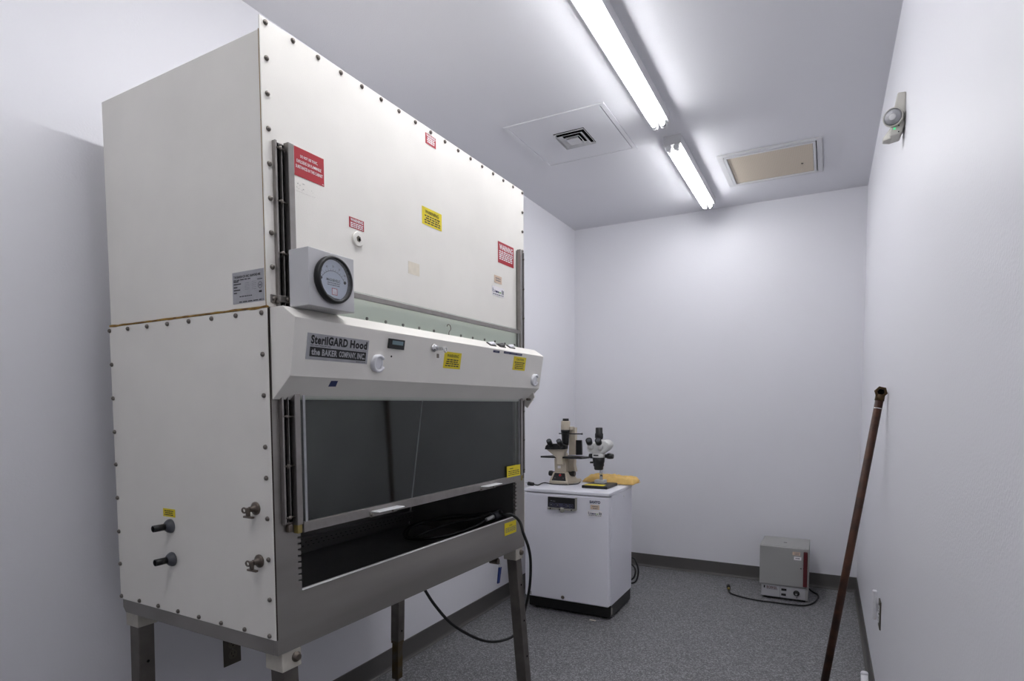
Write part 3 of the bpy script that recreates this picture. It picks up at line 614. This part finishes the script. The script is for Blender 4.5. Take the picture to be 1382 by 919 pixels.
for f in (.1,.43,.85): m.cone((c0.x+(c1.x-c0.x)*f,c0.y-.019,(c0.z+c1.z)/2-.002),(c0.x+(c1.x-c0.x)*f,c0.y-.017,(c0.z+c1.z)/2-.002),.005,.005,'dark',10)
m.build('panel_bezel',dr,bevel=.001,seg=1)
p=at(759.5,806,1,iy0)-io; MB().lathe([(.011,0),(.011,.003),(.007,.006),(.006,.003)],p,-YV,'bronze',16).build('door_lock',dr)
p=at(715.5,799.5,1,iy0)-io; MB().box((p.x-.012,p.y-.001,p.z-.010),(p.x+.010,p.y,p.z+.010),'plate').build('silver_tag',dr)
p=at(842,669,0,ix1)-io; MB().lathe([(.009,0),(.009,.0015),(.006,.004)],p,XV,'white',12).build('vent_plug',inc)
MB().tube(smooth_path([Vector(q)-io for q in [(ix1-.02,iy1+.02,.28),(ix1+.012,iy1+.03,.27),(ix1+.038,iy1+.03,.20),(ix1+.02,iy1+.03,.12),(ix1-.04,iy1+.03,.10)]]),.006,'rubber',8).tube(smooth_path([Vector(q)-io for q in [(ix1-.02,iy1+.014,.25),(ix1+.020,iy1+.018,.21),(ix1+.012,iy1+.018,.15),(ix1-.03,iy1+.018,.12)]]),.006,'rubber',8).build('power_cord',inc)
p=at(800,837,2,0); tag(MB().box((p.x-.02,p.y-.008,.0),(p.x+.02,p.y+.008,.0008),'tape').build('paper_scrap'),'small torn paper scrap on the floor at the foot of the white incubator','scrap').rotation_euler=(0,0,0)

# ------------------------------------------------------------------ inverted microscope
zt=iz1
inv=thing('inverted_microscope','beige and black inverted microscope with a wide flat stage on the incubator','microscope',(-1.545,3.62,zt)); vo=inv.location.copy()
def V(px,py,y): return at(px,py,1,y)-vo
def flat(px,y0,y1,m,mb=None):     # outline traced at depth y0, extruded back to y1
    mb=mb or MB(); P=[V(x,y,y0) for x,y in px]; mb.prism([(p.x,p.z) for p in P],1,y0-vo.y,y1-vo.y,m); return mb
yf=3.53
b0=[V(741,653,yf),V(767,655.4,yf)]; t0=[V(747,637,yf+.05),V(765,637,yf+.05)]
zb=.001; m=MB()
m.hexa([(b0[0].x,yf-vo.y,zb),(b0[1].x,yf-vo.y,zb),(b0[1].x+.012,3.74-vo.y,zb),(b0[0].x-.002,3.74-vo.y,zb)],[(b0[0].x+.003,yf-vo.y,.018),(b0[1].x-.003,yf-vo.y,.018),(b0[1].x+.008,3.74-vo.y,.022),(b0[0].x+.002,3.74-vo.y,.022)],'beige')
hz=t0[0].z
m.hexa([(b0[0].x+.003,yf-vo.y,.018),(b0[1].x-.003,yf-vo.y,.018),(b0[1].x,3.70-vo.y,.020),(b0[0].x+.005,3.70-vo.y,.020)],[(t0[0].x,yf+.045-vo.y,hz),(t0[1].x,yf+.045-vo.y,hz),(t0[1].x,3.66-vo.y,hz),(t0[0].x,3.66-vo.y,hz)],'beige')
m.build('base',inv,bevel=.003)
# sloped control panel
A=Vector((b0[0].x+.003,yf-vo.y,.018)); B=Vector((b0[1].x-.003,yf-vo.y,.018)); Cc=Vector((t0[1].x,yf+.045-vo.y,hz)); Dd=Vector((t0[0].x,yf+.045-vo.y,hz))
nrm=(B-A).cross(Dd-A).normalized(); bil=lambda u,v:(A*(1-u)+B*u)*(1-v)+(Dd*(1-u)+Cc*u)*v
q4=[bil(.1,.12),bil(.9,.12),bil(.88,.92),bil(.14,.92)]
cp=MB().hexa(q4,[p+nrm*.0015 for p in q4],'black').build('control_panel',inv)
p=bil(.55,.68); MB().lathe([(.008,0),(.008,.004),(.005,.007)],p+nrm*.0015,nrm,'red_button',14).build('red_button',cp)
for u in (.25,.75): p=bil(u,.4); MB().lathe([(.004,0),(.004,.003),(.002,.004)],p+nrm*.0015,nrm,'port',10).build('dial_knob',cp)
for xa,xb,y_ in ((741.5,750,638.5),(767,776,639.5)):
    a=V(xa,y_,3.62); b=V(xb,y_,3.62); MB().lathe([(.017,0),(.018,.004),(.018,.020),(.014,.026),(.014,(b-a).length)],a if xa<760 else b,(1,0,0) if xa<760 else (-1,0,0),'black',18).build('focus_knob',inv)
# front tower carrying the binocular tube
m=flat([(748.5,637),(764,637),(763,618),(761.5,612),(750,612),(748,620)],3.59,3.65,'beige'); m.build('tower',inv,bevel=.003)
m=flat([(736.5,606),(762.5,606),(760,613),(758.5,618),(759.5,627),(751.5,627),(750.5,618),(745,613)],3.545,3.60,'beige'); m.build('observation_tube',inv,bevel=.004)
m=flat([(752.5,628.5),(756.5,628.5),(756.5,632),(752.5,632)],3.588,3.592,'pwhite'); m.build('serial_label',inv)
hd=flat([(735,606.5),(762.5,606.5),(763,602),(757,599),(739,599),(736,602)],3.525,3.575,'black').build('binocular_head',inv,bevel=.003)
for x in (743,756.5):
    a=V(x+1.2,604,3.54); b=V(x-2.5,594.5,3.49); d=(b-a)
    MB().cone(a,a+d*.45,.0155,.015,'black',16).cone(a+d*.45,b,.0175,.0165,'rubber',16).cone(b,b+d*.01,.011,.010,'port',14).build('eyepiece',hd)
# stage
m=MB(); zs=V(760,616.5,3.60).z; xl=V(732,616,3.58).x; xr=V(796,616,3.62).x
m.hexa([(xl,-.07,zs-.006),(xr-.03,-.07,zs-.006),(xr,.03,zs-.006),(xl+.07,.09,zs-.006)],[(xl,-.07,zs+.005),(xr-.03,-.07,zs+.005),(xr,.03,zs+.005),(xl+.07,.09,zs+.005)],'black'); m.build('stage',inv,bevel=.0015)
m=flat([(768,618),(774.5,618),(774,628),(776,637),(766,637),(765.5,628)],3.64,3.69,'beige'); m.build('rear_column',inv,bevel=.003)
m=flat([(767.5,614),(776,614),(776,577),(768,577)],3.66,3.70,'beige'); m.build('illumination_pillar',inv,bevel=.003)
a=V(763,580,3.62); b=V(763.5,568,3.62); MB().lathe([(.029,0),(.030,.004),(.030,(b-a).length-.006),(.027,(b-a).length)],a,b-a,'beige',22).box(a+Vector((.005,-.006,.0)),a+Vector((.040,.06,.02)),'beige').build('lamp_housing',inv)
c=V(763.5,564.8,3.62); MB().cone(b,c,.021,.020,'black',18).build('lamp_cap',inv)
a2=V(763,601,3.62); MB().lathe([(.022,0),(.0235,.02),(.0245,.05),(.026,.07),(.029,(a-a2).length-.012),(.030,(a-a2).length)],a2,a-a2,'black',20).build('condenser',inv)
a=V(755,585,3.60); b=V(788,585,3.63); MB().box((a.x,-.03,a.z-.0035),(b.x,-.012,a.z+.0035),'black').cone((b.x-.004,-.021,a.z),(b.x+.003,-.021,a.z),.006,.006,'black',12).build('filter_slider',inv)
m=flat([(777,594),(784.5,594),(785,614),(777,614)],3.65,3.67,'black'); m.build('mechanical_unit',inv,bevel=.002)
# cord with plug
cd=[(-.085,-.10,.006),(-.11,-.115,.006),(-.06,-.115,.006),(0,-.105,.006),(.06,-.11,.006),(.09,-.07,.006),(.13,-.02,.006),(.11,.06,.006),(.06,.11,.006)]
pA=at(720,653.5,2,zt+.01)-vo; pB=at(713,652.5,2,zt+.012)-vo
path=[tuple(pA),(pA.x+.03,pA.y+.004,.006),(-.10,-.085,.006),(-.02,-.115,.006),(.05,-.10,.005),(.085,-.075,.005),(.115,-.03,.005),(.10,.06,.005)]
MB().tube(smooth_path(path),.0035,'rubber',8).build('cord',inv)
MB().cone(pA,pB,.011,.013,'rubber',12).cone(pB+Vector((0,.005,.003)),pB+Vector((-.016,.004,.004)),.0016,.0016,'chrome',6).cone(pB+Vector((0,-.005,.003)),pB+Vector((-.016,-.006,.004)),.0016,.0016,'chrome',6).build('plug',inv)

# ------------------------------------------------------------------ stereo microscope
ste=thing('stereo_microscope','white stereo zoom microscope on a silver post and black base plate','microscope',(-1.262,3.56,zt)); vo=ste.location.copy()
c=[at(x,y,2,zt+.018) for x,y in ((787,655),(819.5,658),(829,650.5),(797,648))]
x0,x1=-1.345,-1.178; y0_,y1_=3.45,3.655
MB().box(Vector((x0,y0_,zt+.0005))-vo,Vector((x1,y1_,zt+.018))-vo,'black').build('base_plate',ste,bevel=.003)
MB().box(Vector((x0+.012,y0_+.012,zt+.018))-vo,Vector((x1-.03,y0_+.075,zt+.0195))-vo,'yel').build('base_label',ste)
yp=3.60
pt=V(810.5,651,yp); MB().box((pt.x-.032,yp-.028-vo.y,.018),(pt.x+.032,yp+.03-vo.y,.040),'gaugebox').build('post_foot',ste,bevel=.002)
top=V(811,634,yp); MB().cone((pt.x+.004,yp-vo.y,.03),(top.x+.002,yp-vo.y,top.z+.05),.0105,.0105,'chrome',16).build('post',ste)
cx=lambda px,py,y=3.55:V(px,py,y)
a=cx(808,634); b=cx(808,617); h=(b-a).length
MB().lathe([(.024,0),(.029,.004),(.029,h*.25),(.034,h*.32),(.034,h*.55),(.037,h*.62),(.039,h)],a,b-a,'black',24).build('zoom_body',ste)
a=cx(808,617); b=cx(808,611); hb=MB().lathe([(.039,0),(.040,.003),(.041,(b-a).length)],a,b-a,'scopewhite',24); hb.build('head_collar',ste)
m=MB().box((a.x-.02,a.y-.041,(a.z+b.z)/2-.003),(a.x+.012,a.y-.038,(a.z+b.z)/2+.004),'pblack'); m.build('head_nameplate',ste)
# rounded binocular housing
rot=[]; hdm=MB(); P=[(790.5,604),(792,609.5),(799,612.5),(812,612.5),(818,609),(823,603),(822.5,597.5),(817,594),(808,593.5),(799,597),(793,600)]
hdm=flat(P,3.515,3.60,'scopewhite'); hdo=hdm.build('binocular_housing',ste,bevel=.014,seg=4)
for (xa,ya,xb,yb) in ((797.5,604,794.5,594),(810.5,605,807,594)):
    a=cx(xa,ya,3.525); b=cx(xb,yb,3.465); d=b-a
    MB().cone(a-d*.1,a+d*.70,.0215,.0185,'scopewhite',18).build('eyepiece_tube',hdo)
    MB().cone(a+d*.62,b,.0195,.0205,'rubber',18).cone(b,b+d*.02,.013,.012,'port',16).build('eyecup',hdo)
a=cx(808.5,596,3.56); b=cx(808.5,577,3.56); h=(b-a).length; MB().lathe([(.022,0),(.022,h*.18),(.026,h*.3),(.026,h*.55),(.022,h*.62),(.022,h*.97),(.019,h)],a,b-a,'black',20).build('camera_port',hdo)
a=cx(817,615.5); b=cx(827.5,615.5); MB().lathe([(.012,0),(.012,.012),(.017,.014),(.018,(b-a).length*.6),(.015,(b-a).length)],a,(1,0,0),'black',16).build('focus_knob',ste)
a=cx(800,615.5); b=cx(795.5,615.5); MB().lathe([(.014,0),(.016,.004),(.015,(a-b).length)],a,(-1,0,0),'black',16).build('focus_knob',ste)
a=cx(801,624); b=cx(796.5,624); MB().cone(a,b,.006,.006,'black',12).build('zoom_knob',ste)
tag(MB().box((-.0,-.0,0),(.05,.02,.0006),'pwhite').build('paper_slip'),'small white paper slip at the front corner of the incubator top','paper').location=(-1.195,3.325,zt+.0002)

# ------------------------------------------------------------------ padded envelope
ev=MB(); nx,ny=40,16; Lx,Ly=.362,.125
def evp(i,j,s_):
    u=i/nx*2-1; v=j/ny*2-1; e=max(0,(1-abs(u)**(4 if u<0 else 14)))*max(0,(1-abs(v)**6))
    n_=noise.noise((u*4,v*3,s_*3.3))*.014+abs(noise.noise((u*7+v*2,v*5,s_*7)))*-.016+.003
    h=.003+.036*e**.6*(1-.15*u)+n_*e
    z=(h if s_>0 else -.004*e)
    return (u*Lx/2,v*Ly/2*(1-.06*abs(u)+noise.noise((u*6,v,2))*.02),z+.006+.014*(1+v)/2)
g=[[evp(i,j,1) for j in range(ny+1)] for i in range(nx+1)]; g2=[[evp(i,j,-1) for j in range(ny+1)] for i in range(nx+1)]
vs=[p for r in g for p in r]+[p for r in g2 for p in r]; k=(nx+1)*(ny+1); fs=[]
for i in range(nx):
    for j in range(ny):
        a=i*(ny+1)+j; fs.append((a,a+ny+1,a+ny+2,a+1)); fs.append((k+a,k+a+1,k+a+ny+2,k+a+ny+1))
for i in range(nx):
    a=i*(ny+1); fs.append((a,k+a,k+a+ny+1,a+ny+1)); a+=ny; fs.append((a,a+ny+1,k+a+ny+1,k+a))
for j in range(ny):
    a=j; fs.append((a,a+1,k+a+1,k+a)); a=nx*(ny+1)+j; fs.append((a,k+a,k+a+1,a+1))
ev.add(vs,fs,'env',True); evo=thing('padded_envelope','crumpled yellow padded envelope lying behind the white stereo microscope','envelope',(-1.258,3.755,zt),math.radians(-5))
evo.location.z=zt-.001
ev.build('envelope_body',evo)
MB().box((Lx/2-.012,-Ly/2+.004,.012),(Lx/2+.006,Ly/2-.008,.0145),'env').build('flap',evo)

# ------------------------------------------------------------------ small bench oven
ox0,ox1,oy0,oy1=-.372,-.079,4.222,4.535
ov=thing('bench_oven','small grey bench oven with a maroon door handle standing on the floor','oven',((ox0+ox1)/2,(oy0+oy1)/2,0)); vo=ov.location.copy()
B_=lambda a,b:(Vector(a)-vo,Vector(b)-vo)
MB().box(*B_((ox0,oy0+.022,.098),(ox1,oy1,.357)),'oven').build('body',ov,bevel=.003)
od=MB().box(*B_((ox0,oy0,.098),(ox1-.016,oy0+.020,.355)),'oven').build('door',ov,bevel=.003)
MB().box(*B_((ox1-.015,oy0-.004,.098),(ox1,oy0+.020,.357)),'oven').build('door_stile',ov,bevel=.001)
MB().box(*B_((ox1-.030,oy0-.016,.108),(ox1-.006,oy0-.0005,.338)),'maroon').build('handle',od,bevel=.004)
MB().box(*B_((ox0+.012,oy0+.008,.014),(ox1,oy1-.01,.096)),'oven').build('plinth',ov,bevel=.002)
MB().box(*B_((ox0+.012,oy0+.006,.0135),(ox1-.012,oy0+.03,.016)),'black').build('bottom_edge',ov)
for x in (ox0+.035,ox1-.025):
    for y in (oy0+.04,oy1-.04): MB().lathe([(.011,0),(.013,.014)],Vector((x,y,0))-vo,ZV,'rubber',10).build('foot',ov)
s=Sticker(Vector((ox0+.014,oy0+.0075,.017))-vo,XV,ZV,ox1-.016-(ox0+.014),.076,'ovenp')
s.rect(.43,0,.435,1,'pblack').rect(.05,.68,.085,.9,'pblack').text('BOEKEL',.12,.66,.37,.88,'maroon',.02).rect(.12,.60,.37,.63,'pgrey').rect(.46,.60,.58,.80,'pblack').rect(.46,.16,.57,.36,'pblack').rect(.805,.10,.83,.18,'pblack').build('front_panel',ov)
p=Vector((ox0+.014+.806*(ox1-.016-ox0-.014),oy0+.0067,.017+.076*.52))-vo
MB().lathe([(.019,0),(.019,.003),(.015,.005),(.013,.016),(.010,.017)],p,-YV,'black',20).cone(p+Vector((0,-.017,-.002)),p+Vector((0,-.019,-.002)),.007,.006,'chrome',12).build('thermostat_knob',ov)
def osx(px,m):
    c=[at(x,y,1,oy0) for x,y in px]; return Sticker(Vector(((c[0].x+c[3].x)/2,oy0-.0002,(c[2].z+c[3].z)/2))-vo,XV,ZV,(c[1].x+c[2].x-c[0].x-c[3].x)/2,(c[0].z+c[1].z-c[2].z-c[3].z)/2,m)
s=osx([(1069.5,744.5),(1080,745.5),(1080,750),(1069.5,749)],'tan'); s.lines(.25,.9,(.6,.15),.2,'pgrey',41).build('inventory_label',od)
s=osx([(1071.5,751),(1081.5,752),(1081.5,756.5),(1071.5,755.5)],'pwhite'); s.lines(.15,.85,(.35,),.3,'pgrey',42).build('inventory_label',od)
for x in (1081,1084.5): p=at(x,767.5,1,oy0)-vo; MB().cone(p,p-YV*.002,.004,.004,'pblack',10).build('door_screw',od)
MB().box((-.01,-.02,.357),(.01,-.012,.3585),'pblack').build('top_vent',ov)
cp_=[at(x,y,2,.006) for x,y in [(983.5,796),(987,801),(1005,806.5),(1025,810.5),(1045,813),(1065,815.5),(1085,817),(1097,814),(1104,807),(1103,802),(1096,798)]]+[Vector((ox1-.03,oy1+.012,.03))]
MB().tube(smooth_path([Vector((p.x,p.y,max(p.z,.005)))-vo for p in cp_]),.0052,'rubber',8).build('power_cord',ov)
a=cp_[0]-vo; b=at(982.5,789.5,2,.016)-vo; b=a+(b-a).normalized()*.05; MB().cone(a+Vector((0,0,.006)),a+(b-a)*.3+Vector((0,0,.007)),.0085,.0085,'brass',10).cone(a+(b-a)*.3+Vector((0,0,.008)),b+Vector((0,0,.008)),.0125,.0135,'rubber',12).build('plug',ov)

# ------------------------------------------------------------------ rusty rod against the right wall
tp=Vector((WR-.024,2.83,1.330)); tp=at(1188,534,0,WR-.026); bt=at(1100.5,984,2,.0); bt.z=.003
rod=thing('iron_pipe','rusty brown iron pipe leaning on the right wall with a fitting on top','pipe',bt); d=tp-bt; dn=d.normalized()
MB().cone((0,0,0),d,.0145,.0145,'rod',14).build('pipe',rod)
rr=MB().cone(d-dn*.02,d+dn*.004,.0165,.0165,'rodtop',14); rr.cone(d-dn*.052,d-dn*.049,.0151,.0151,'chrome',14); rr.build('collar',rod)
el=d+dn*.014; vd=(CAMP-(bt+el)).normalized(); vd=Vector((vd.x,vd.y,vd.z*.2)).normalized()
fx=MB().lathe([(.022,-.012),(.0235,-.008),(.0235,.014),(.021,.016),(.014,.016),(.012,.004)],el,vd,'rodtop',6,smooth=False).cone(el+vd*.0045,el+vd*.005,.0125,.0125,'dark',16); fx.build('elbow_fitting',rod)

# ------------------------------------------------------------------ emergency light on the right wall
ey0,ey1=2.40,2.475; em=thing('emergency_light','beige emergency light with a round lamp head high on the right wall','emergency light',(WR,ey0,2.19))
zz=lambda z:z-2.19
pr=[(0,zz(2.330)),(-.024,zz(2.331)),(-.030,zz(2.30)),(-.035,zz(2.25)),(-.038,zz(2.222)),(-.044,zz(2.205)),(-.042,zz(2.192)),(-.010,zz(2.197)),(-.0005,zz(2.225))]
MB().prism(pr,1,0,ey1-ey0,'emer').build('housing',em,bevel=.004)
lp=MB().hexa([(-.060,.030,zz(2.190)),(-.036,.012,zz(2.190)),(-.036,.070,zz(2.190)),(-.060,.070,zz(2.196))],[(-.060,.030,zz(2.202)),(-.036,.012,zz(2.232)),(-.036,.070,zz(2.236)),(-.060,.070,zz(2.206))],'emer').build('front_lip',em,bevel=.003)
o_=at(1205.3,158,1,2.385)-em.location; dv_=(CAMP-(em.location+o_)).normalized(); dv_=Vector((dv_.x-.22,dv_.y,dv_.z*.5)).normalized()
lh=MB().lathe([(.010,-.045),(.022,-.035),(.0285,-.015),(.0300,.0),(.0285,.004)],o_,dv_,'emer',28).build('lamp_head',em)
MB().lathe([(.0265,.004),(.020,.0065),(.008,.008),(.0005,.0082)],o_,dv_,'lamp',28).build('lens',lh)
MB().lathe([(.0105,.0078),(.0105,.0088),(.007,.0092),(.0005,.0094)],o_,dv_,'gaugebox',20).build('lens_boss',lh)
MB().cone(o_-dv_*.03,Vector((-.030,.03,o_.z-.012)),.008,.009,'emer',10).build('swivel',lh)
MB().cone((-.030,-.0012,zz(2.214)),(-.030,.0,zz(2.214)),.0035,.0035,'led',10).build('indicator',em)
for z in (2.222,2.202): MB().cone((-.018,-.001,zz(z)),(-.018,0,zz(z)),.0022,.0022,'dark',8).build('screw_hole',em)

# ------------------------------------------------------------------ wall outlets
def duplex(t,U,N,mm,mi):
    U=Vector(U); N=Vector(N); h=lambda u,n,z:tuple(U*u+N*n+ZV*z)
    m=MB(); m.hexa([h(-.035,0,-.057),h(.035,0,-.057),h(.035,0,.057),h(-.035,0,.057)],[h(-.033,.005,-.055),h(.033,.005,-.055),h(.033,.005,.055),h(-.033,.005,.055)],mm); m.build('cover_plate',t,bevel=.001)
    for z in (.0195,-.0195):
        r=MB().cone(h(0,.0045,z),h(0,.007,z),.0165,.016,mi,20).build('receptacle',t)
        MB().hexa([h(-.0072,.007,z+.001),h(-.0052,.007,z+.001),h(-.0052,.007,z+.010),h(-.0072,.007,z+.010)],[h(-.0072,.0073,z+.001),h(-.0052,.0073,z+.001),h(-.0052,.0073,z+.010),h(-.0072,.0073,z+.010)],'dark').hexa([h(.0052,.007,z+.001),h(.0072,.007,z+.001),h(.0072,.007,z+.009),h(.0052,.007,z+.009)],[h(.0052,.0073,z+.001),h(.0072,.0073,z+.001),h(.0072,.0073,z+.009),h(.0052,.0073,z+.009)],'dark').cone(h(0,.007,z-.006),h(0,.0073,z-.006),.0025,.0025,'dark',10).build('slots',r)
    MB().cone(h(0,.005,0),h(0,.0062,0),.003,.0025,'screw',10).build('plate_screw',t)
t=thing('wall_outlet','dark brown duplex outlet on the left wall under the hood cabinet','outlet',(WL,1.362,.424)); duplex(t,(0,1,0),(1,0,0),'outlet','outletin')
t=thing('wall_outlet','outlet with a dark cover plate low on the right wall behind a white plug-in bar','outlet',(WR,2.76,.445)); duplex(t,(0,-1,0),(-1,0,0),'outlet','white')
a=at(1181.8,791,0,WR-.022); t=thing('plug_adapter','slim white plug-in bar standing out from the low outlet on the right wall','adapter',(WR-.0075,2.775,.47))
MB().box((-.020,-.012,-.052),(-.006,.012,.066),'white').build('bar_body',t,bevel=.003)
MB().box((-.006,-.008,-.018),(0,.008,.012),'white').build('plug_neck',t,bevel=.002)
MB().box((-.0215,-.006,.05),(-.0203,.006,.064),'pwhite').build('bright_tip',t)

# ------------------------------------------------------------------ white pipe end by the right baseboard
pt=at(1166.5,906,0,.150); pb=Vector((.158,pt.y-.10,.0)); wp=thing('white_pipe','short capped white pipe leaning at the right baseboard below the outlet','pipe',pb); d=pt-pb; dn=d.normalized()
MB().cone((0,0,0),d-dn*.012,.0125,.0125,'white',20).build('pipe',wp)
MB().lathe([(.0128,0),(.0128,.006),(.011,.011),(.006,.0135),(.0005,.014)],d-dn*.012,dn,'white',20).build('end_cap',wp)
